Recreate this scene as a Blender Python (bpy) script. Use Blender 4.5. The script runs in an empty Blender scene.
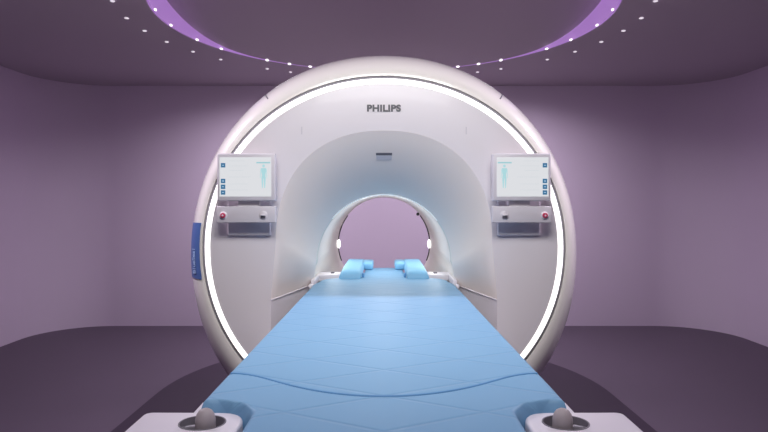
import bpy, bmesh, math
from math import sin, cos, pi, radians
from mathutils import Vector, Matrix
C = bpy.context.scene.collection
S = bpy.context.scene

# ---------------------------------------------------------------- materials
def lin(c):
    c = c / 255.0
    return c / 12.92 if c <= 0.04045 else ((c + 0.055) / 1.055) ** 2.4
def rgb(r, g, b): return (lin(r), lin(g), lin(b), 1)

def mat(name, col, rough=0.5, metal=0.0, coat=0.0, emit=None, estr=0.0, bump=0.0, bscale=200, spec=0.5, var=0.0, vscale=3.0):
    m = bpy.data.materials.new(name); m.use_nodes = True
    nt = m.node_tree; b = nt.nodes['Principled BSDF']
    b.inputs['Base Color'].default_value = col
    b.inputs['Roughness'].default_value = rough
    b.inputs['Metallic'].default_value = metal
    b.inputs['Coat Weight'].default_value = coat
    b.inputs['Coat Roughness'].default_value = 0.05
    b.inputs['Specular IOR Level'].default_value = spec
    tc = nt.nodes.new('ShaderNodeTexCoord')
    if emit:
        b.inputs['Emission Color'].default_value = emit
        b.inputs['Emission Strength'].default_value = estr
    if var:
        n = nt.nodes.new('ShaderNodeTexNoise'); n.inputs['Scale'].default_value = vscale; n.inputs['Detail'].default_value = 3
        nt.links.new(tc.outputs['Object'], n.inputs['Vector'])
        mx = nt.nodes.new('ShaderNodeMix'); mx.data_type = 'RGBA'
        nt.links.new(n.outputs['Fac'], mx.inputs[0])
        mx.inputs[6].default_value = tuple(c * (1 - var) for c in col[:3]) + (1,)
        mx.inputs[7].default_value = tuple(min(1, c * (1 + var)) for c in col[:3]) + (1,)
        nt.links.new(mx.outputs[2], b.inputs['Base Color'])
    if bump:
        n = nt.nodes.new('ShaderNodeTexNoise'); n.inputs['Scale'].default_value = bscale; n.inputs['Detail'].default_value = 2
        nt.links.new(tc.outputs['Object'], n.inputs['Vector'])
        bp = nt.nodes.new('ShaderNodeBump'); bp.inputs['Strength'].default_value = bump; bp.inputs['Distance'].default_value = 0.002
        nt.links.new(n.outputs['Fac'], bp.inputs['Height']); nt.links.new(bp.outputs['Normal'], b.inputs['Normal'])
    return m

M = {}
M['wall'] = mat('lilac_wall_paint', rgb(212, 195, 217), 0.75, bump=0.15, bscale=60, var=0.02, vscale=1.5)
M['ceiling'] = mat('mauve_ceiling_paint', rgb(182, 170, 181), 0.7, bump=0.1, bscale=60)
M['floor'] = mat('grey_vinyl_floor', rgb(90, 77, 94), 0.55, bump=0.15, bscale=150, var=0.04, vscale=2)
M['inlay'] = mat('dark_vinyl_floor', rgb(47, 31, 52), 0.6, bump=0.15, bscale=150)
M['cove'] = mat('violet_cove_light', rgb(170, 140, 190), 0.6, emit=rgb(175, 128, 205), estr=0.62)
M['shell'] = mat('gloss_white_shell', rgb(236, 231, 226), 0.25, coat=0.6)
M['face'] = mat('satin_white_cover', rgb(224, 217, 223), 0.42, coat=0.1)
M['funnel'] = mat('satin_grey_white_funnel', rgb(238, 226, 222), 0.42, coat=0.1)
M['tunnel'] = mat('bore_liner', rgb(228, 223, 217), 0.4)
M['groove'] = mat('grey_groove', rgb(135, 132, 140), 0.5)
M['ringlight'] = mat('ring_lamp', rgb(250, 250, 250), 0.4, emit=(1.0, 0.975, 0.94, 1), estr=1.5)
M['borelamp'] = mat('bore_lamp', rgb(250, 250, 250), 0.4, emit=(0.97, 0.96, 1.0, 1), estr=2.0)
M['rimlamp'] = mat('bore_rim_lamp', rgb(245, 245, 240), 0.4, emit=(1, 1, 0.96, 1), estr=0.55)
M['led'] = mat('downlight_led', rgb(250, 250, 250), 0.4, emit=(1.0, 0.95, 1.0, 1), estr=1.6)
M['led_dim'] = mat('small_downlight_led', rgb(230, 220, 230), 0.4, emit=(0.9, 0.84, 0.92, 1), estr=0.75)
M['text'] = mat('dark_grey_lettering', rgb(92, 90, 96), 0.5)
M['slit'] = mat('dark_slit', rgb(95, 92, 102), 0.6)
M['blue_label'] = mat('blue_label_print', rgb(78, 106, 165), 0.4)
M['white_print'] = mat('pale_print', rgb(170, 195, 230), 0.5)
M['bezel'] = mat('light_grey_bezel', rgb(204, 198, 206), 0.4)
M['screen'] = mat('lit_screen', rgb(40, 40, 42), 0.25, emit=rgb(229, 231, 235), estr=0.9)
M['icon'] = mat('lit_blue_icon', rgb(20, 40, 60), 0.3, emit=rgb(52, 112, 152), estr=0.9)
M['icon_mark'] = mat('lit_pale_icon_mark', rgb(20, 40, 60), 0.3, emit=rgb(190, 215, 235), estr=0.9)
M['figure'] = mat('lit_cyan_figure', rgb(40, 60, 60), 0.3, emit=rgb(176, 220, 226), estr=0.9)
M['figure2'] = mat('lit_teal_bar', rgb(40, 60, 60), 0.3, emit=rgb(160, 208, 215), estr=0.9)
M['faint'] = mat('lit_grey_text_row', rgb(40, 40, 42), 0.3, emit=rgb(214, 219, 224), estr=0.9)
M['red'] = mat('red_button', rgb(190, 60, 95), 0.35)
M['white'] = mat('white_plastic', rgb(228, 222, 230), 0.35, coat=0.2)
M['knobgrey'] = mat('grey_knob_plastic', rgb(168, 158, 160), 0.45)
M['steel'] = mat('darker_grey_plastic', rgb(120, 116, 124), 0.4)
M['cushion'] = mat('sky_blue_foam_cover', rgb(122, 178, 214), 0.5, bump=0.2, bscale=300)
M['seam'] = mat('dark_blue_seam', rgb(98, 150, 196), 0.6)
M['black'] = mat('black_plastic', rgb(30, 28, 32), 0.4)

def mattress_material():
    m = mat('blue_quilted_vinyl', rgb(116, 176, 220), 0.48)
    nt = m.node_tree; b = nt.nodes['Principled BSDF']; N = nt.nodes.new; L = nt.links.new
    tc = N('ShaderNodeTexCoord'); sp = N('ShaderNodeSeparateXYZ'); L(tc.outputs['Object'], sp.inputs[0])
    def math_(op, a, c=None):
        n = N('ShaderNodeMath'); n.operation = op
        for i, v in enumerate((a, c)):
            if v is None: continue
            if isinstance(v, (int, float)): n.inputs[i].default_value = v
            else: L(v, n.inputs[i])
        return n.outputs[0]
    def lines(sgn):
        s = math_('ADD', math_('MULTIPLY', sp.outputs[0], 2.6), math_('MULTIPLY', sp.outputs[1], sgn * 5.2))
        t = math_('ABSOLUTE', math_('SUBTRACT', math_('FRACT', s), 0.5))
        return math_('MINIMUM', math_('MULTIPLY', t, 22.0), 1.0)
    h = math_('MULTIPLY', lines(1), lines(-1))
    mx = N('ShaderNodeMix'); mx.data_type = 'RGBA'; L(h, mx.inputs[0])
    mx.inputs[6].default_value = rgb(115, 160, 196); mx.inputs[7].default_value = rgb(120, 166, 201)
    L(mx.outputs[2], b.inputs['Base Color'])
    bp = N('ShaderNodeBump'); bp.inputs['Strength'].default_value = 0.35; bp.inputs['Distance'].default_value = 0.004
    L(h, bp.inputs['Height']); L(bp.outputs[0], b.inputs['Normal'])
    return m
M['mattress'] = mattress_material()

# ---------------------------------------------------------------- helpers
def link(name, me, m, parent=None, smooth=False, angle=None):
    o = bpy.data.objects.new(name, me); C.objects.link(o)
    me.materials.append(m)
    if smooth:
        for p in me.polygons: p.use_smooth = True
        if angle is not None: me.set_sharp_from_angle(angle=radians(angle))
    if parent:
        o.parent = parent
        o.matrix_parent_inverse = Matrix.Identity(4)
    return o
def mesh(name, verts, faces):
    me = bpy.data.meshes.new(name); me.from_pydata([tuple(v) for v in verts], [], faces); me.update(); return me
def fix(me):
    bm = bmesh.new(); bm.from_mesh(me); bmesh.ops.remove_doubles(bm, verts=bm.verts, dist=1e-5)
    bmesh.ops.recalc_face_normals(bm, faces=bm.faces); bm.to_mesh(me); bm.free()
    return me
def grid(name, rows, m, parent=None, closed=False, smooth=True, angle=40, capfirst=False, caplast=False):
    n = len(rows[0]); vs = [v for r in rows for v in r]; fs = []
    for i in range(len(rows) - 1):
        for j in range(n if closed else n - 1):
            k = (j + 1) % n
            fs.append((i * n + j, i * n + k, (i + 1) * n + k, (i + 1) * n + j))
    if capfirst: fs.append(tuple(range(n))[::-1])
    if caplast: fs.append(tuple((len(rows) - 1) * n + j for j in range(n)))
    me = fix(mesh(name, vs, fs))
    return link(name, me, m, parent, smooth, angle)
def thing(name, label, cat, loc=(0, 0, 0), group=None):
    o = bpy.data.objects.new(name, None); C.objects.link(o); o.empty_display_size = 0.1
    o.location = loc; o['label'] = label; o['category'] = cat
    if group: o['group'] = group
    return o
def tag(o, label, cat, group=None):
    o['label'] = label; o['category'] = cat
    if group: o['group'] = group
    return o
def struct(o): o['kind'] = 'structure'; return o
def rbox(name, x0, x1, y0, y1, z0, z1, m, parent=None, bev=0.01, seg=3, off=(0, 0, 0)):
    bm = bmesh.new(); bmesh.ops.create_cube(bm, size=1)
    for v in bm.verts:
        v.co = Vector(((x0 + x1) / 2 + v.co.x * (x1 - x0) - off[0], (y0 + y1) / 2 + v.co.y * (y1 - y0) - off[1], (z0 + z1) / 2 + v.co.z * (z1 - z0) - off[2]))
    if bev: bmesh.ops.bevel(bm, geom=bm.edges[:] , offset=bev, segments=seg, profile=0.5, affect='EDGES')
    me = bpy.data.meshes.new(name); bm.to_mesh(me); bm.free()
    return link(name, me, m, parent, True, 35)
def tube(name, pts, r, m, parent=None, n=8, closed=False):
    rows = []; P = [Vector(p) for p in pts]
    for i, p in enumerate(P):
        a = P[(i - 1) % len(P)] if (i or closed) else p
        b = P[(i + 1) % len(P)] if (i < len(P) - 1 or closed) else p
        t = (b - a).normalized(); up = Vector((0, 0, 1)) if abs(t.z) < 0.9 else Vector((0, 1, 0))
        s = t.cross(up).normalized(); u = s.cross(t)
        rows.append([p + (s * cos(2 * pi * k / n) + u * sin(2 * pi * k / n)) * r for k in range(n)])
    if closed: rows.append(rows[0])
    return grid(name, rows, m, parent, closed=True, capfirst=not closed, caplast=not closed)
def prism(name, outline, z0, z1, m, parent=None, bev=0.0, seg=3, off=(0, 0, 0), holes=None):
    """vertical prism of a plan outline (x, y)"""
    bm = bmesh.new()
    vs = [bm.verts.new((x - off[0], y - off[1], z0 - off[2])) for x, y in outline]
    f = bm.faces.new(vs); r = bmesh.ops.extrude_face_region(bm, geom=[f])
    nv = [g for g in r['geom'] if isinstance(g, bmesh.types.BMVert)]
    for v in nv: v.co.z = z1 - off[2]
    bmesh.ops.recalc_face_normals(bm, faces=bm.faces)
    if bev:
        es = [e for e in bm.edges if all(abs(v.co.z - (z1 - off[2])) < 1e-6 for v in e.verts)]
        bmesh.ops.bevel(bm, geom=es, offset=bev, segments=seg, profile=0.5, affect='EDGES')
    me = bpy.data.meshes.new(name); bm.to_mesh(me); bm.free()
    return link(name, me, m, parent, True, 40)
def flatpoly(name, polys, m, parent, y, th=0.002):
    """thin plates facing the viewer side: polygons in x, z at depth y"""
    bm = bmesh.new()
    for pl in polys:
        a = [bm.verts.new((x, y, z)) for x, z in pl]; b = [bm.verts.new((x, y + th, z)) for x, z in pl]
        bm.faces.new(a); bm.faces.new(b[::-1])
        for i in range(len(pl)): bm.faces.new((a[i], b[i], b[(i + 1) % len(pl)], a[(i + 1) % len(pl)]))
    bmesh.ops.recalc_face_normals(bm, faces=bm.faces)
    me = bpy.data.meshes.new(name); bm.to_mesh(me); bm.free()
    return link(name, me, m, parent)
def rect(x0, x1, z0, z1): return [(x0, z0), (x1, z0), (x1, z1), (x0, z1)]
def ell(cx, cz, a, b, n=20): return [(cx + a * cos(2 * pi * k / n), cz + b * sin(2 * pi * k / n)) for k in range(n)]
def lettering(name, body, size, m, parent, loc, rot, ext=0.0015, bold=0.0, sx=1.0):
    cu = bpy.data.curves.new(name, 'FONT'); cu.body = body; cu.size = size; cu.align_x = 'CENTER'; cu.align_y = 'CENTER'
    cu.extrude = ext; cu.space_character = 1.07 if len(body) > 1 else 1.0; cu.offset = bold
    t = bpy.data.objects.new('tmp', cu); C.objects.link(t)
    bpy.context.view_layer.update()
    me = bpy.data.meshes.new_from_object(t.evaluated_get(bpy.context.evaluated_depsgraph_get()))
    bpy.data.objects.remove(t)
    me.transform(Matrix.Translation(loc) @ rot.to_4x4() @ Matrix.Diagonal((sx, 1, 1, 1)))
    return link(name, me, m, parent)

CAMZ = 1.3; HOR = 204.0; F = 590.0

# ---------------------------------------------------------------- the room
HW, YB, YF, H, RC = 3.49, 6.29, -2.6, 2.56, 0.62
T = 0.12
def wall_strip(name, pts):     # pts: plan polyline on the inner face with outward normals
    rows = []
    for (x, y, nx, ny) in pts:
        rows.append([(x, y, 0), (x, y, H + 0.02), (x + nx * T, y + ny * T, H + 0.02), (x + nx * T, y + ny * T, 0)])
    return struct(grid(name, rows, M['wall'], closed=True, angle=30, capfirst=True, caplast=True))
wall_strip('wall_left', [(-HW, YF, -1, 0), (-HW, YB - RC, -1, 0)])
wall_strip('wall_right', [(HW, YF, 1, 0), (HW, YB - RC, 1, 0)])
wall_strip('wall_front', [(-HW, YF, 0, -1), (HW, YF, 0, -1)])
back = []
for k in range(17):
    a = pi - k / 16 * pi / 2; back.append((-HW + RC + RC * cos(a), YB - RC + RC * sin(a), cos(a), sin(a)))
for k in range(17):
    a = pi / 2 - k / 16 * pi / 2; back.append((HW - RC + RC * cos(a), YB - RC + RC * sin(a), cos(a), sin(a)))
wall_strip('wall_back', back)
struct(rbox('floor', -HW - T, HW + T, YF - T, YB + T, -0.1, 0, M['floor'], bev=0))
il = [(-1.555, -1.2)] + [(1.555 * cos(pi - pi * k / 48), 4.05 + 1.555 * sin(pi - pi * k / 48)) for k in range(49)] + [(1.555, -1.2)]
struct(prism('trim_1', il, 0.0, 0.004, M['inlay']))

# ceiling: a slab with a round opening, its lit rim and the raised disc inside
CY, CR = 4.06, 1.53
def rect_hit(a):
    c, s = cos(a), sin(a); t = 1e9
    for lim, d in ((HW + T, c), (-(HW + T), c)):
        if abs(d) > 1e-9 and lim / d > 0: t = min(t, lim / d)
    for lim in (YB + T - CY, YF - T - CY):
        if abs(s) > 1e-9 and lim / s > 0: t = min(t, lim / s)
    return (c * t, CY + s * t)
angs = sorted([2 * pi * k / 180 for k in range(180)] + [math.atan2(yy - CY, xx) % (2 * pi) for xx in (-HW - T, HW + T) for yy in (YB + T, YF - T)])
inner = [(CR * cos(a), CY + CR * sin(a)) for a in angs]; outer = [rect_hit(a) for a in angs]
struct(grid('ceiling', [[(x, y, H) for x, y in outer], [(x, y, H) for x, y in inner], [(x, y, H + 0.7) for x, y in inner], [(x, y, H + 0.7) for x, y in outer]],
     M['ceiling'], closed=True, angle=30))
def rise(y):
    d = 0.165 - 0.215 * (y - 4.12) ; k = 0.03
    return 0.002 + k * math.log(1 + math.exp((d - 0.01) / k))
NA = 144
R2 = CR - 0.004
lo = [(R2 * cos(2 * pi * k / NA), CY + R2 * sin(2 * pi * k / NA)) for k in range(NA)]
R3 = R2 - 0.012
li = [(R3 * cos(2 * pi * k / NA), CY + R3 * sin(2 * pi * k / NA)) for k in range(NA)]
struct(grid('trim_2', [[(x, y, H + 0.001) for x, y in lo], [(x, y, H + 0.001) for x, y in li], [(x, y, H + rise(y)) for x, y in li], [(x, y, H + rise(y)) for x, y in lo]], M['cove'], closed=True, angle=30))
rows = []
for j in range(25):
    r = R3 * j / 24 if j else 0.001
    rows.append([(r * cos(2 * pi * k / NA), CY + r * sin(2 * pi * k / NA), H + rise(CY + r * sin(2 * pi * k / NA))) for k in range(NA)])
top = [[(x, y, z + 0.03) for x, y, z in r] for r in rows[::-1]]
struct(grid('ceiling', rows + top, M['ceiling'], closed=True, angle=60))

# small ceiling downlights in two arcs
ORD = ['first', 'second', 'third', 'fourth', 'fifth', 'sixth', 'seventh', 'eighth']
def downlight_mesh(a, b, c):
    bm = bmesh.new(); bmesh.ops.create_uvsphere(bm, u_segments=16, v_segments=8, radius=1)
    for v in bm.verts: v.co = Vector((v.co.x * a, v.co.y * b, v.co.z * c))
    me = bpy.data.meshes.new('downlight'); bm.to_mesh(me); bm.free(); return me
me_in = downlight_mesh(0.009, 0.017, 0.008); me_out = downlight_mesh(0.015, 0.015, 0.005)
def downlights(angs, R, side, me, m, z, rowname, word):
    angs = sorted(angs, reverse=True)
    for i, a in enumerate(angs):
        t = radians(a); x = side * R * cos(t); y = (CY if R < 1.6 else 4.12) + R * sin(t)
        o = bpy.data.objects.new('ceiling_downlight', me); C.objects.link(o)
        if not me.materials: me.materials.append(m)
        for p in me.polygons: p.use_smooth = True
        o.location = (x, y, z); o.rotation_euler.z = t if side > 0 else pi - t
        tag(o, '%s ceiling downlight, %s out from the scanner top on the %s' % (word, ORD[i], 'left' if side < 0 else 'right'), 'ceiling light', rowname)
for side in (-1, 1):
    downlights([-9.5, 3.2, 17.5, 28.5, 47, 55.5, 63.2], CR - 0.032, side, me_in, M['led'], H - 0.004, 'downlights along the violet ceiling rim', 'tiny bright rim')
    downlights([-15.5, -4.3, 5.3, 15.1, 25.4, 35.5, 51.5, 59.3], 1.745, side, me_out, M['led_dim'], H - 0.004, 'downlights in the flat ceiling outside the rim', 'tiny outer-row')

# ---------------------------------------------------------------- the scanner
mri = thing('mri_scanner', 'large round white MRI scanner with glowing ring light standing against the lilac back wall', 'scanner', (0, 3.6, 0))
OX, OY, OZ = 0, 3.6, 0
def L_(p): return (p[0], p[1] - OY, p[2])
def sgrid(name, rows, m, parent=mri, **k): return grid(name, [[L_(v) for v in r] for r in rows], m, parent, **k)
def sup(rx, rz, zc, n, a, y):
    c, s = cos(a), sin(a)
    if s < 0: rz *= 1 + 0.028 * max(0.0, min(1.0, (0.95 - rz) / 0.1))
    return (rx * math.copysign(abs(c) ** (2 / n), c), y, zc + rz * math.copysign(abs(s) ** (2 / n), s))
NS = 160
AN = [2 * pi * k / NS for k in range(NS)]
YFACE = 2.70
E0 = (0.837, 0.793, 1.0986, 2.04); E1 = (0.951, 1.0, 1.045, 2.1)
def shell_pt(a, u, off=0.0):
    w = sin(u * pi / 2); y = 2.715 + 0.335 * (1 - cos(u * pi / 2))
    q = [E0[i] + (E1[i] - E0[i]) * w for i in range(4)]
    return sup(q[0] + off, q[1] + off, q[2], q[3], a, y - off * 0.6)
rows = [[(x * 0.99, y + 0.03, 1.0986 + (z - 1.0986) * 0.99) for x, y, z in [shell_pt(a, 0) for a in AN]]]
rows += [[shell_pt(a, k / 24) for a in AN] for k in range(25)]
for y, k in ((3.4, 1.0), (3.9, 1.0), (4.25, 0.985), (4.42, 0.95), (4.5, 0.88), (4.53, 0.8), (4.54, 0.6)):
    rows.append([sup(E1[0] * k, E1[1] * k if k > .99 else E1[1] * k, E1[2], E1[3], a, y) for a in AN])
rows.append([(0.40 * cos(a), 4.53, 1.0 + 0.40 * sin(a)) for a in AN])
rows.append([(0.355 * cos(a), 4.50, 1.0 + 0.355 * sin(a)) for a in AN])
sgrid('outer_shell', rows, M['shell'], closed=True, angle=50)
# base the drum stands on
b = rbox('base', -0.62, 0.62, 3.15, 4.35, 0.0, 0.14, M['shell'], mri, bev=0.03, off=(0, OY, 0))
# ring light and groove
RX, RZ, RZC = 0.808, 0.764, 1.0986
def ring_rows(prof):
    return [[sup(RX + dr, RZ + dr, RZC, 2.04, a, y) for a in AN] for dr, y in prof]
lr = ring_rows([(-0.0126, 2.712), (-0.0126, 2.702), (-0.0085, 2.697), (0, 2.696), (0.0085, 2.697), (0.0126, 2.702), (0.0126, 2.712)])
sgrid('ring_light', lr, M['ringlight'], closed=True)
sgrid('groove', ring_rows([(0.0110, 2.709), (0.0125, 2.710), (0.0235, 2.712), (0.0275, 2.735)]), M['groove'], closed=True)
# loops of the funnel: angle a around (0, .) from the arch centre
def arch_O(a):
    c, s = cos(a), sin(a)
    if s >= 0:
        return (0.495 * math.copysign(abs(c) ** (2 / 2.25), c), 1.13 + 0.506 * abs(s) ** (2 / 2.25))
    t = min(1.0, abs(s) / 0.72)                                    # down the straight side
    z = 1.13 - 0.51 * t
    x = 0.495 + 0.023 * min(1, (1.13 - z) / 0.27)
    if abs(s) > 0.72: x *= max(0.0, abs(c) / math.sqrt(1 - 0.72 ** 2))
    return (math.copysign(x, c), z)
def arch_I(a):
    c, s = cos(a), sin(a)
    if s >= 0: return (0.35 * c, 1.0 + 0.35 * s)
    n = 3.4
    return (0.372 * math.copysign(abs(c) ** (2 / n), c) if abs(s) > 1e-6 else math.copysign(0.35, c), 1.0 - 0.35 * abs(s) ** (2 / n))
# face cover between the arch edge and the ring light
rows = []
for k in range(13):
    t = k / 12; r = []
    for a in AN:
        ox, oz = arch_O(a)
        aa = math.atan2((oz - RZC) / RZ, ox / RX)
        ex, _, ez = sup(RX - 0.0120, RZ - 0.0120, RZC, 2.04, aa, 0)
        yy = YFACE + 0.006 * (1 - (2 * t - 1) ** 2) * -1
        r.append((ox + (ex - ox) * t, yy, oz + (ez - oz) * t))
    rows.append(r)
sgrid('face_cover', rows, M['face'], closed=True, angle=40)
# funnel (upper arch only), ends on a slanted lower edge
ZO, ZI = 0.86, 0.884
def arch_open(kind, n=97):
    """open loop from left bottom end over the top to right bottom end"""
    out = []
    zb = ZO if kind == 'O' else ZI
    f = arch_O if kind == 'O' else arch_I
    zs = 1.13 if kind == 'O' else 1.0
    side = 16
    for k in range(side):
        z = zb + (zs - zb) * k / side
        t = (zs - z)
        x = 0.495 + 0.023 * min(1, t / 0.27) if kind == 'O' else 0.35 + 0.022 * min(1, t / 0.116) ** 1.5
        out.append((-x, z))
    for k in range(n):
        out.append(f(pi - pi * k / (n - 1)))
    for k in range(side - 1, -1, -1):
        out.append((-out[k][0], out[k][1]))
    return out
AO, AI = arch_open('O'), arch_open('I')
Y_I = 3.04
def funnel_y(u): return YFACE + (Y_I - YFACE) * (0.66 * u + 0.34 * (1 - cos(u * pi / 2)))
def funnel_w(u): return 0.62 * u + 0.38 * sin(u * pi / 2)
def funnel_pt(i, u):
    w = funnel_w(u); e = min(i, NO - 1 - i)
    b = max(0.0, 1 - e / 15.0); b = b * b * (3 - 2 * b)
    w = w + ((funnel_y(u) - YFACE) / (Y_I - YFACE) - w) * b
    return (AO[i][0] + (AI[i][0] - AO[i][0]) * w, funnel_y(u), AO[i][1] + (AI[i][1] - AO[i][1]) * w)
NO = len(AO)
sgrid('funnel', [[funnel_pt(i, k / 20) for i in range(NO)] for k in range(21)], M['funnel'], angle=60)
# slot under the funnel for the table: slanted side walls, slightly set back
slot = []
for k in range(13):
    u = k / 12; y = funnel_y(u); w = (y - YFACE) / (Y_I - YFACE)
    zt = ZO + (ZI - ZO) * w; x = 0.518 + (0.376 - 0.518) * w
    slot.append([(-x - 0.001, y + 0.001, zt), (-x - 0.001, y + 0.001, 0.62), (x + 0.001, y + 0.001, 0.62), (x + 0.001, y + 0.001, zt)])
sgrid('table_slot', slot, M['face'], angle=30)
# pale lip along the funnel's lower edge
for s in (-1, 1):
    pts = []
    for k in range(13):
        p = funnel_pt(0, k / 12); pts.append(L_((s * abs(p[0]), p[1] - 0.002, p[2])))
    tube('funnel_lip', pts, 0.0025, M['white'], mri, n=8)
# bore tunnel
I_closed = [arch_I(a) for a in AN]
rows = []
lip = [(0.0, Y_I), (0.0, 3.07), (-0.004, 3.075), (-0.004, 3.10), (0.0, 3.105)]
for dr, y in lip:
    rows.append([(x * (1 + dr / 0.35), y, 1 + (z - 1) * (1 + dr / 0.35)) for x, z in I_closed])
for k in range(1, 21):
    t = k / 20; y = 3.105 + t * (4.50 - 3.105)
    rows.append([(x + (0.35 * cos(a) - x) * min(1, t * 1.6), y, z + (1 + 0.35 * sin(a) - z) * min(1, t * 1.6)) for (x, z), a in zip(I_closed, AN)])
sgrid('bore_tunnel', rows, M['tunnel'], closed=True, angle=50)
tube('bore_rim_light', [L_((0.351 * cos(radians(q)), 3.052, 1 + 0.351 * sin(radians(q)))) for q in range(38, 143, 3)], 0.0045, M['rimlamp'], mri, n=8)
# dark back gap, only at the sides
for s in (-1, 1):
    for a0, a1 in ((-22, 38),):
        pts = []
        for k in range(17):
            a = radians(a0 + (a1 - a0) * k / 16)
            pts.append(L_((s * 0.346 * cos(a), 4.47, 1 + 0.346 * sin(a))))
        tube('rear_gap', pts, 0.004, M['black'], mri, n=6)
    bm = bmesh.new(); bmesh.ops.create_uvsphere(bm, u_segments=16, v_segments=10, radius=1)
    for v in bm.verts: v.co = Vector((s * 0.338 + v.co.x * 0.011, 4.44 - OY + v.co.y * 0.02, 1.0 + v.co.z * 0.034))
    me = bpy.data.meshes.new('bore_lamp'); bm.to_mesh(me); bm.free()
    link('bore_lamp', me, M['borelamp'], mri, True)
a = radians(41.5)
bm = bmesh.new(); bmesh.ops.create_uvsphere(bm, u_segments=12, v_segments=8, radius=0.012)
bmesh.ops.translate(bm, verts=bm.verts, vec=(0.338 * cos(a), 4.42 - OY, 1 + 0.338 * sin(a)))
me = bpy.data.meshes.new('bore_camera'); bm.to_mesh(me); bm.free(); link('bore_camera', me, M['black'], mri, True)
# deck inside the tunnel entrance, both sides of the table
for s in (-1, 1):
    o = [(s * 0.372, 3.0), (s * 0.372, 3.35), (s * 0.22, 3.35), (s * 0.22, 3.245), (s * 0.352, 3.21), (s * 0.352, 3.0)]
    d = prism('bore_deck', o[:: s], 0.885, 0.915, M['white'], mri, bev=0.006, off=(0, OY, 0))
    rbox('deck_stop', *sorted((s * 0.275, s * 0.295)), 3.27, 3.29, 0.915, 0.922, M['slit'], d, bev=0.002, off=(0, OY, 0))
    rbox('deck_corner', *sorted((s * 0.359, s * 0.378)), 2.955, 3.0, 0.875, 0.895, M['white'], mri, bev=0.004, off=(0, OY, 0))
# slot handle at the top of the funnel
def find_u(py):
    i = NO // 2; lo_, hi = 0.0, 1.0
    for _ in range(40):
        u = (lo_ + hi) / 2; p = funnel_pt(i, u); yy = HOR - (p[2] - CAMZ) * F / p[1]
        if yy < py: lo_ = u
        else: hi = u
    return u
u1 = find_u(152.8); u2 = find_u(155.0); p1 = Vector(funnel_pt(NO // 2, u1)); p2 = Vector(funnel_pt(NO // 2, u2)); p3 = Vector(funnel_pt(NO // 2, find_u(159)))
def strip(name, pa, pb, hw, m, parent, out=0.003):
    nrm = Vector((0, -(pa - pb).z, (pa - pb).y)).normalized()
    if nrm.y > 0: nrm = -nrm
    vs = []
    for p in (pa, pb):
        for dx in (-hw, hw):
            for o_ in (-0.004, out): vs.append(L_(Vector((dx, p.y, p.z)) + nrm * o_))
    me = fix(mesh(name, vs, [(0, 1, 3, 2), (4, 6, 7, 5), (0, 4, 5, 1), (2, 3, 7, 6), (1, 5, 7, 3), (0, 2, 6, 4)]))
    return link(name, me, m, parent)
strip('vent_slot', p1, p2, 0.038, M['slit'], mri)
strip('vent_lens', p2, p3, 0.036, M['bezel'], mri, out=0.004)
# small vertical slits on the face
for px in (302, 466):
    x = (px - 384) / 218.5; z0, z1 = [CAMZ + (HOR - q) / 218.5 for q in (134.5, 127)]
    flatpoly('face_slit', [rect(x - 0.0025, x + 0.0025, z0, z1)], M['bezel'], mri, YFACE - 0.0085 - OY, 0.006)
# seams running over the shell
for a in (radians(127), radians(53)):
    tube('shell_seam', [L_(shell_pt(a + (0.02 if a > 1.5 else -0.02) * (u - .5), u, 0.0003)) for u in [0.30 + 0.55 * k / 12 for k in range(13)]], 0.0028, M['slit'], mri, n=6)
# maker's lettering
Rf = Matrix.Rotation(pi / 2, 3, 'X')
lettering('lettering', 'PHILIPS', 0.0410, M['text'], mri, (-0.001, YFACE - 0.009 - OY, CAMZ + (HOR - 108.6) / 219), Rf, 0.001, 0.0019, 1.11)
# blue label on the shell's left flank
NP = 14
z0l, z1l = [CAMZ + (HOR - q) / 207 for q in (222, 275)]
def lab(s, t, off):    # s 0..1 front to silhouette, t 0..1 top to bottom
    u = 0.05 + 0.42 * s; w = sin(u * pi / 2); q = [E0[i] + (E1[i] - E0[i]) * w for i in range(4)]
    zt = z0l + (z1l - z0l) * t; v = (zt - q[2]) / q[1]
    sa = math.copysign(abs(v) ** (q[3] / 2), v); return L_(shell_pt(pi - math.asin(sa), u, off))
rows = [[lab(s / 6, t / NP, 0.0025) for t in range(NP + 1)] for s in range(7)]
lb = grid('label_sticker', rows, M['blue_label'], mri)
rows = [[lab(0.50 + s * 0.18, 0.50 + 0.36 * t / NP, 0.0035) for t in range(NP + 1)] for s in range(2)]
# upright lettering running along the label, letter by letter
word = 'BlueSeal'
for n_, ch in enumerate(word):
    t_ = 0.88 - 0.40 * n_ / (len(word) - 1)
    p = Vector(lab(0.45, t_, 0.0042)); q = Vector(lab(0.45, t_ - 0.02, 0.0042)); r_ = Vector(lab(0.55, t_, 0.0042))
    ex = (q - p).normalized(); dn = (Vector(lab(0.2, t_, 0.0042)) - r_).normalized() * -1
    ey = (dn - ex * dn.dot(ex)).normalized()
    ez = ex.cross(ey)
    R = Matrix((ex, ey, ez)).transposed()
    lettering('lettering', ch, 0.036, M['white_print'], lb, p, R, 0.0006)

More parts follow.
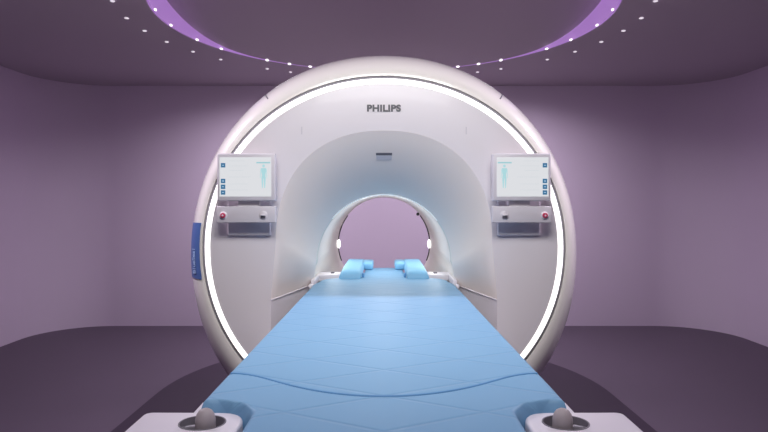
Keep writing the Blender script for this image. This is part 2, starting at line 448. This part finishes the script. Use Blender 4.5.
# ---------------------------------------------------------------- control panels on the face (parts of the scanner)
def control_panel(side):
    Y = 2.60; s = F / Y
    X = lambda px: side * (384 - px) / s * 1.0
    Z = lambda py: CAMZ + (HOR - py) / s
    def xr(p0, p1): return sorted((X(p0), X(p1)))
    xo0, xo1 = xr(216.9, 275.4)
    fr = rbox('control_display', xo0, xo1, Y, Y + 0.045, Z(201), Z(153.3), M['bezel'], mri, bev=0.007, off=(0, OY, 0))
    xs0, xs1 = xr(219.6, 271.2)
    yl = Y - 0.0015 - OY
    flatpoly('screen', [rect(xs0, xs1, Z(196.6), Z(157.3))], M['screen'], fr, yl, 0.003)
    d = 1 / s
    # icons at the outer edge
    for py in (165.3, 181, 186.8, 192.5):
        cx = X(223.2); cz = Z(py); h = 2.2 * d
        flatpoly('icon', [rect(cx - h, cx + h, cz - h, cz + h)], M['icon'], fr, yl - 0.001, 0.001)
        flatpoly('icon_mark', [rect(cx - h * .45, cx + h * .45, cz - h * .12, cz + h * .12), rect(cx - h * .12, cx + h * .12, cz - h * .45, cz + h * .45)] if py > 170 and py < 185 else [rect(cx - h * .45, cx + h * .45, cz - h * .15, cz + h * .15)], M['icon_mark'], fr, yl - 0.0018, 0.0008)
    # body outline figure
    fx = X(263.7); P = lambda px, py: (fx + px * d, Z(py))
    polys = [ell(fx, Z(166.0), 1.3 * d, 1.5 * d), [P(-2.6, 168.2), P(2.6, 168.2), P(2.3, 172), P(1.7, 175), P(2.2, 178.5), P(-2.2, 178.5), P(-1.7, 175), P(-2.3, 172)],
             [P(-2.9, 168.5), P(-2.5, 170), P(-3.1, 178), P(-3.6, 178)], [P(2.9, 168.5), P(2.5, 170), P(3.1, 178), P(3.6, 178)],
             [P(-2.1, 178.5), P(-.2, 178.5), P(-.7, 188), P(-1.5, 188)], [P(2.1, 178.5), P(.2, 178.5), P(.7, 188), P(1.5, 188)]]
    flatpoly('body_figure', polys, M['figure'], fr, yl - 0.001, 0.001)
    b0, b1 = sorted((X(256.5), X(270.3)))
    flatpoly('position_bar', [rect(b0, b1, Z(163.4), Z(162))], M['figure2'], fr, yl - 0.001, 0.001)
    rws = []
    for py in (161, 166, 170.5, 177, 184, 190):
        r0, r1 = sorted((X(229), X(229 + 22 - (py % 3) * 3))); rws.append(rect(r0, r1, Z(py + .25), Z(py - .25)))
    flatpoly('text_row', rws, M['faint'], fr, yl - 0.001, 0.001)
    # button panel below
    x0, x1 = xr(216.3, 275.2)
    bp = rbox('button_panel', x0, x1, Y + 0.002, Y + 0.04, Z(222.8), Z(206.2), M['bezel'], mri, bev=0.004, off=(0, OY, 0))
    def disc(name, cx, cz, r, y0, y1, m, par, n=24):
        rows = [[(cx + q * r * cos(2 * pi * k / n), yy - OY, cz + q * r * sin(2 * pi * k / n)) for k in range(n)] for yy, q in ((y1, 1), (y0 + 0.002, 1), (y0, 0.85))]
        return grid(name, rows, m, par, closed=True, angle=40, caplast=True, capfirst=True)
    bx_ = X(223.3); bz = Z(215.4)
    disc('button_collar', bx_, bz, 3.9 * d, Y - 0.003, Y + 0.004, M['white'], bp)
    disc('emergency_button', bx_, bz, 2.6 * d, Y - 0.012, Y, M['red'], bp)
    disc('button_cap', bx_, bz, 0.9 * d, Y - 0.0145, Y - 0.010, M['white'], bp)
    kx = X(263.3); kz = Z(215.3)
    disc('jog_dial', kx, kz, 4.4 * d, Y - 0.001, Y + 0.004, M['bezel'], bp)
    rbox('dial_ridge', kx - 2.4 * d, kx + 2.4 * d, Y - 0.014, Y, kz - 0.7 * d, kz + 1.2 * d, M['bezel'], bp, bev=0.003, off=(0, OY, 0))
    rbox('dial_recess', kx - 2.4 * d, kx + 2.4 * d, Y - 0.006, Y, kz - 3.0 * d, kz - 0.6 * d, M['slit'], bp, bev=0.002, off=(0, OY, 0))
    t0, t1 = sorted((X(258), X(269)))
    # arm that joins both to the face
    a0_, a1_ = sorted((X(223), X(267)))
    rbox('panel_arm', *sorted((X(236), X(258))), Y + 0.03, Y + 0.08, Z(219), Z(160), M['bezel'], mri, bev=0.004, off=(0, OY, 0))
    rbox('panel_mount', a0_, a1_, Y + 0.075, YFACE + 0.0, Z(236.5), Z(158), M['face'], mri, bev=0.006, off=(0, OY, 0))
control_panel(-1); control_panel(1)

# ---------------------------------------------------------------- patient table
tb = thing('patient_table', 'white wheeled patient table docked at the scanner, under the blue mattress', 'table', (0, 1.9, 0))
TY = 1.9
def smooth_poly(pts, r, seg=6):
    out = []; n = len(pts)
    for i in range(n):
        p = Vector(pts[i][:2]); a = Vector(pts[i - 1][:2]); c = Vector(pts[(i + 1) % n][:2]); rr = pts[i][2] if len(pts[i]) > 2 else r
        if rr == 0: out.append(tuple(p)); continue
        d1 = (a - p); d2 = (c - p); q = min(rr, d1.length * .49, d2.length * .49)
        p1_, p2_ = p + d1.normalized() * q, p + d2.normalized() * q
        for k in range(seg + 1):
            t = k / seg; out.append(tuple(p1_ * (1 - t) ** 2 + p * 2 * t * (1 - t) + p2_ * t * t))
    return out
top = smooth_poly([(-0.345, 3.0), (0.345, 3.0), (0.35, 1.30), (0.235, 1.27), (0.235, 0.72), (-0.235, 0.72), (-0.235, 1.27), (-0.35, 1.30)], 0.02)
prism('tabletop', top, 0.80, 0.868, M['white'], tb, bev=0.008, off=(0, TY, 0))
prism('headrest_board', smooth_poly([(-0.25, 2.99), (0.25, 2.99), (0.25, 3.80), (-0.25, 3.80)], 0.06), 0.84, 0.862, M['white'], tb, bev=0.005, off=(0, TY, 0))
rbox('cross_beam', -0.45, 0.45, 0.74, 1.17, 0.76, 0.805, M['white'], tb, bev=0.015, off=(0, TY, 0))
for s_ in (-1, 1):
    rbox('side_rail', *sorted((s_ * 0.374, s_ * 0.392)), 1.17, 1.275, 0.80, 0.872, M['white'], tb, bev=0.003, off=(0, TY, 0))
rbox('undercarriage', -0.26, 0.26, 0.85, 2.62, 0.30, 0.80, M['white'], tb, bev=0.05, off=(0, TY, 0))
rbox('chassis', -0.33, 0.33, 0.80, 2.60, 0.10, 0.26, M['bezel'], tb, bev=0.04, off=(0, TY, 0))
rbox('column', -0.2, 0.2, 1.1, 2.3, 0.22, 0.34, M['steel'], tb, bev=0.02, off=(0, TY, 0))
for sx in (-1, 1):
    for yy in (0.95, 2.42):
        rows = [[(sx * 0.28 + w, yy - TY + r * cos(2 * pi * k / 20), 0.054 + r * sin(2 * pi * k / 20)) for k in range(20)] for w, r in ((-0.015, 0.035), (-0.015, 0.045), (-0.01, 0.05), (0.01, 0.05), (0.015, 0.045), (0.015, 0.035))]
        ws = grid('wheel', rows, M['steel'], tb, closed=True, capfirst=True, caplast=True)
        rbox('caster_fork', sx * 0.28 - 0.02, sx * 0.28 + 0.02, yy - 0.02, yy + 0.02, 0.075, 0.115, M['white'], tb, bev=0.004, off=(0, TY, 0))
# the two end plates with a well and a grip in each
def end_plate(s):
    ZT = 0.882
    out = smooth_poly([(s * 0.272, 0.70, .02), (s * 0.272, 1.186, .06), (s * 0.48, 1.188, .02), (s * 0.48, 0.70, .02)], 0.02, 8)
    o = prism('end_plate', out[::s], 0.80, ZT, M['white'], tb, bev=0.007, off=(0, TY, 0))
    # cut the oval well
    cx, cy = s * 0.347, 1.127
    hole = [(cx + 0.043 * cos(2 * pi * k / 32), cy + 0.038 * sin(2 * pi * k / 32)) for k in range(32)]
    cut = prism('cut', hole, ZT - 0.035, ZT + 0.03, M['steel'], None, off=(0, TY, 0))
    cut.location = (0, TY, 0)
    md = o.modifiers.new('b', 'BOOLEAN'); md.object = cut; md.operation = 'DIFFERENCE'; md.solver = 'EXACT'
    bpy.context.view_layer.update()
    me = bpy.data.meshes.new_from_object(o.evaluated_get(bpy.context.evaluated_depsgraph_get()))
    o.modifiers.clear(); o.data = me
    me.materials.clear(); me.materials.append(M['white'])
    for p in me.polygons: p.use_smooth = True
    me.set_sharp_from_angle(angle=radians(35))
    bpy.data.objects.remove(cut)
    rim = [[(cx + (0.043 + dr) * cos(2 * pi * k / 40), cy - TY + (0.038 + dr) * sin(2 * pi * k / 40), z) for k in range(40)] for dr, z in ((0.002, ZT - 0.002), (0.0015, ZT + 0.0012), (-0.001, ZT + 0.001), (-0.002, ZT - 0.033))]
    grid('well_liner', rim, M['steel'], o, closed=True)
    # grip: a capsule standing in the well
    kx = s * 0.339; ky = 1.120; rows = []
    prof = [(0.0, 0.0345), (0.006, 0.0335), (0.012, 0.030), (0.0165, 0.0235), (0.0188, 0.014), (0.0190, 0.0), (0.0188, -0.03)]
    for r, z in prof:
        rows.append([(kx + max(r, 0.0003) * cos(2 * pi * k / 28), ky - TY + max(r, 0.0003) * 0.95 * sin(2 * pi * k / 28), ZT - 0.004 + z) for k in range(28)])
    g = grid('grip', rows, M['knobgrey'], tb, closed=True, angle=60)
    bar = [(kx + s * 0.012, ky - TY, ZT - 0.010), (kx + s * 0.026, ky - TY + .006, ZT - 0.012), (kx + s * 0.046, ky - TY + .012, ZT - 0.018)]
    tube('grip_bar', bar, 0.009, M['steel'], g, n=12)
end_plate(-1); end_plate(1)

# ---------------------------------------------------------------- mattress and head cushions
def hw_at(y):
    if y <= 1.13: return 0.258
    if y <= 1.19: return 0.258 + 0.115 * (1 - math.sqrt(max(0, 1 - ((y - 1.13) / 0.06) ** 2)))
    if y <= 1.3: return 0.373
    if y <= 2.95: return 0.373 - (y - 1.3) / 1.65 * 0.017
    if y <= 3.06: return 0.356 - 0.018 * (y - 2.95) / 0.11
    if y <= 3.18: return 0.338 - 0.10 * (1 - math.sqrt(max(0, 1 - ((y - 3.06) / 0.12) ** 2)))
    if y <= 3.22: return 0.238 - 0.12 * (y - 3.18) / 0.04
    return 0.118
ZM = 0.900
def sstep(a, b, x):
    t = max(0, min(1, (x - a) / (b - a))); return t * t * (3 - 2 * t)
def notch(x, y):           # dip around the end plate corners
    ax = abs(x)
    # distance outside a rounded rectangle that covers the plate corner
    dx = 0.272 - ax; dy = y - 1.184
    qx, qy = max(dx, 0), max(dy, 0); r = math.hypot(qx + 0.06 if dx > -0.06 else 0, qy + 0.06 if dy > -0.06 else 0)
    ddx, ddy = dx + 0.07, dy + 0.07
    d = math.hypot(max(ddx, 0), max(ddy, 0)) - 0.07 if (ddx > 0 or ddy > 0) else min(0, max(ddx, ddy)) - 0.07
    return -0.072 * (1 - sstep(-0.002, 0.022, d))
ys = [0.70 + 0.003 * k for k in range(200)] + [1.30 + 0.007 * k for k in range(int((3.23 - 1.30) / 0.007))] + [3.23 + 0.02 * k for k in range(24)]
NX = 180
def seam_y(x):
    v = 10.2 * x * x; return 1.2266 + 0.172 * v / (1 + v ** 6) ** (1 / 6)
rows = []
for y in ys:
    h = hw_at(y); r = []
    for k in range(NX + 1):
        u = -1 + 2 * k / NX; x = h * math.copysign(abs(u) ** 0.85, u)
        e = (h - abs(x)); z = ZM
        rr = 0.018
        if e < rr: z -= rr - math.sqrt(max(0, rr * rr - (rr - e) ** 2))
        if y < 1.33: z += notch(x, y)
        z -= 0.0022 * math.exp(-((y - seam_y(x)) / 0.006) ** 2)
        r.append((x, y - TY, z))
    # skirt and underside
    zb = 0.870
    zl = min(zb, r[0][2] - .0005); hb = min(0.233, h * 0.9)
    r = [(-hb, y - TY, zb), (-h, y - TY, zl)] + r + [(h, y - TY, zl), (hb, y - TY, zb)]
    rows.append(r)
n = len(rows[0])
mt = grid('mattress', rows, M['mattress'], None, closed=True, angle=60, capfirst=True, caplast=True)
mt.location = (0, TY, 0.001)
tag(mt, 'long sky blue quilted mattress lying on the patient table', 'mattress')
tube('seam', [(x, seam_y(x) - TY, ZM - 0.0012 - (0.016 if abs(x) > .365 else 0)) for x in [-0.362 + 0.724 * k / 60 for k in range(61)]], 0.0027, M['seam'], mt, n=6)

def cushion(s):
    x0, x1, xm = 0.243, 0.120, 0.066
    o = thing('head_cushion', 'light blue L-shaped head cushion on the %s side of the mattress end' % ('left' if s < 0 else 'right'), 'cushion', (s * 0.17, 3.42, ZM + 0.0015), 'head cushions at the bore')
    off = (s * 0.17, 3.42, ZM)
    # side bolster with a rounded sloping front
    prof = [(3.135, 0.900), (3.138, 0.920), (3.150, 0.936), (3.18, 0.944), (3.25, 0.948), (3.45, 0.950), (3.76, 0.948), (3.785, 0.938), (3.79, 0.90)]
    bm = bmesh.new()
    A = [bm.verts.new((s * (x0 - (z - 0.90) * 0.35) - off[0], y - off[1], z - off[2])) for y, z in prof]
    B = [bm.verts.new((s * (x1 + (z - 0.90) * 0.10) - off[0], y - off[1], z - off[2])) for y, z in prof]
    bm.faces.new(A); bm.faces.new(B[::-1])
    for i in range(len(prof)):
        j = (i + 1) % len(prof); bm.faces.new((A[i], A[j], B[j], B[i]))
    bmesh.ops.recalc_face_normals(bm, faces=bm.faces)
    es = [e for e in bm.edges if (e.verts[0] in A) == (e.verts[1] in A)]
    bmesh.ops.bevel(bm, geom=es, offset=0.010, segments=3, profile=0.5, affect='EDGES')
    me = bpy.data.meshes.new('side_bolster'); bm.to_mesh(me); bm.free()
    link('side_bolster', me, M['cushion'], o, True, 50)
    rbox('inner_pad', *sorted((s * xm, s * 0.135)), 3.56, 3.78, 0.900, 0.944, M['cushion'], o, bev=0.012, off=off)
    rbox('hinge', *sorted((s * 0.108, s * 0.121)), 3.20, 3.24, 0.900, 0.922, M['seam'], o, bev=0.003, off=off)
cushion(-1); cushion(1)

# ---------------------------------------------------------------- light
def area(name, loc, rot, sx, sy, power, col=(1, 1, 1), spread=180):
    l = bpy.data.lights.new(name, 'AREA'); l.shape = 'RECTANGLE'; l.size = sx; l.size_y = sy; l.energy = power; l.color = col; l.spread = radians(spread)
    o = bpy.data.objects.new(name, l); C.objects.link(o); o.location = loc; o.rotation_euler = rot; return o
area('scanner_front_fill', (0, 1.25, 2.5), (radians(46), 0, 0), 1.2, 0.7, 24, (1.0, 0.985, 0.965), 115)  # added overhead fill tilted at the scanner front, not a fixture of the room
area('room_fill', (0, -0.4, 2.5), (0, 0, 0), 2.0, 1.4, 20, (0.97, 0.92, 1.0), 130)  # added soft fill for the room, unseen just behind the camera
for s in (-1, 1):
    area('shell_side_fill', (s * 1.9, 2.7, 2.52), (0, radians(s * 30), 0), 0.16, 0.16, 16, (0.94, 0.84, 1.0), 120)  # added pair that brightens the shell flanks, no such lamps visible
    area('back_wall_fill', (s * 1.15, 5.1, 2.52), (radians(8), 0, 0), 0.7, 0.6, 22, (0.97, 0.90, 1.0), 150)  # added pair that lifts the back wall on both sides of the scanner
    area('bore_side_fill', (s * 0.30, 3.5, 1.08), (0, radians(s * 78), 0), 0.12, 0.7, 1.1, (1, 0.99, 0.95))  # added pair that brightens the tunnel walls, no fixture there
area('behind_scanner_fill', (0, 5.3, 2.5), (0, 0, 0), 2.2, 0.4, 8, (0.98, 0.94, 1.0))  # added fill for the wall behind the scanner and through the bore
area('bore_lamp_light', (0, 3.35, 1.34), (radians(-20), 0, 0), 0.25, 0.5, 2.2, (1, 0.99, 0.95))
w = bpy.data.worlds.new('world'); S.world = w; w.use_nodes = True
w.node_tree.nodes['Background'].inputs[0].default_value = (0.5, 0.45, 0.55, 1); w.node_tree.nodes['Background'].inputs[1].default_value = 0.1

# ---------------------------------------------------------------- camera
cd = bpy.data.cameras.new('camera'); cam = bpy.data.objects.new('camera', cd); C.objects.link(cam)
cam.location = (0, 0, CAMZ); cam.rotation_euler = (pi / 2, 0, 0)
cd.sensor_width = 36; cd.lens = 36 * F / 768; cd.shift_y = -(216 - HOR) / 768; cd.clip_start = 0.05
S.camera = cam
S.view_settings.view_transform = 'Standard'; S.view_settings.look = 'None'; S.view_settings.gamma = 1; S.view_settings.exposure = 0
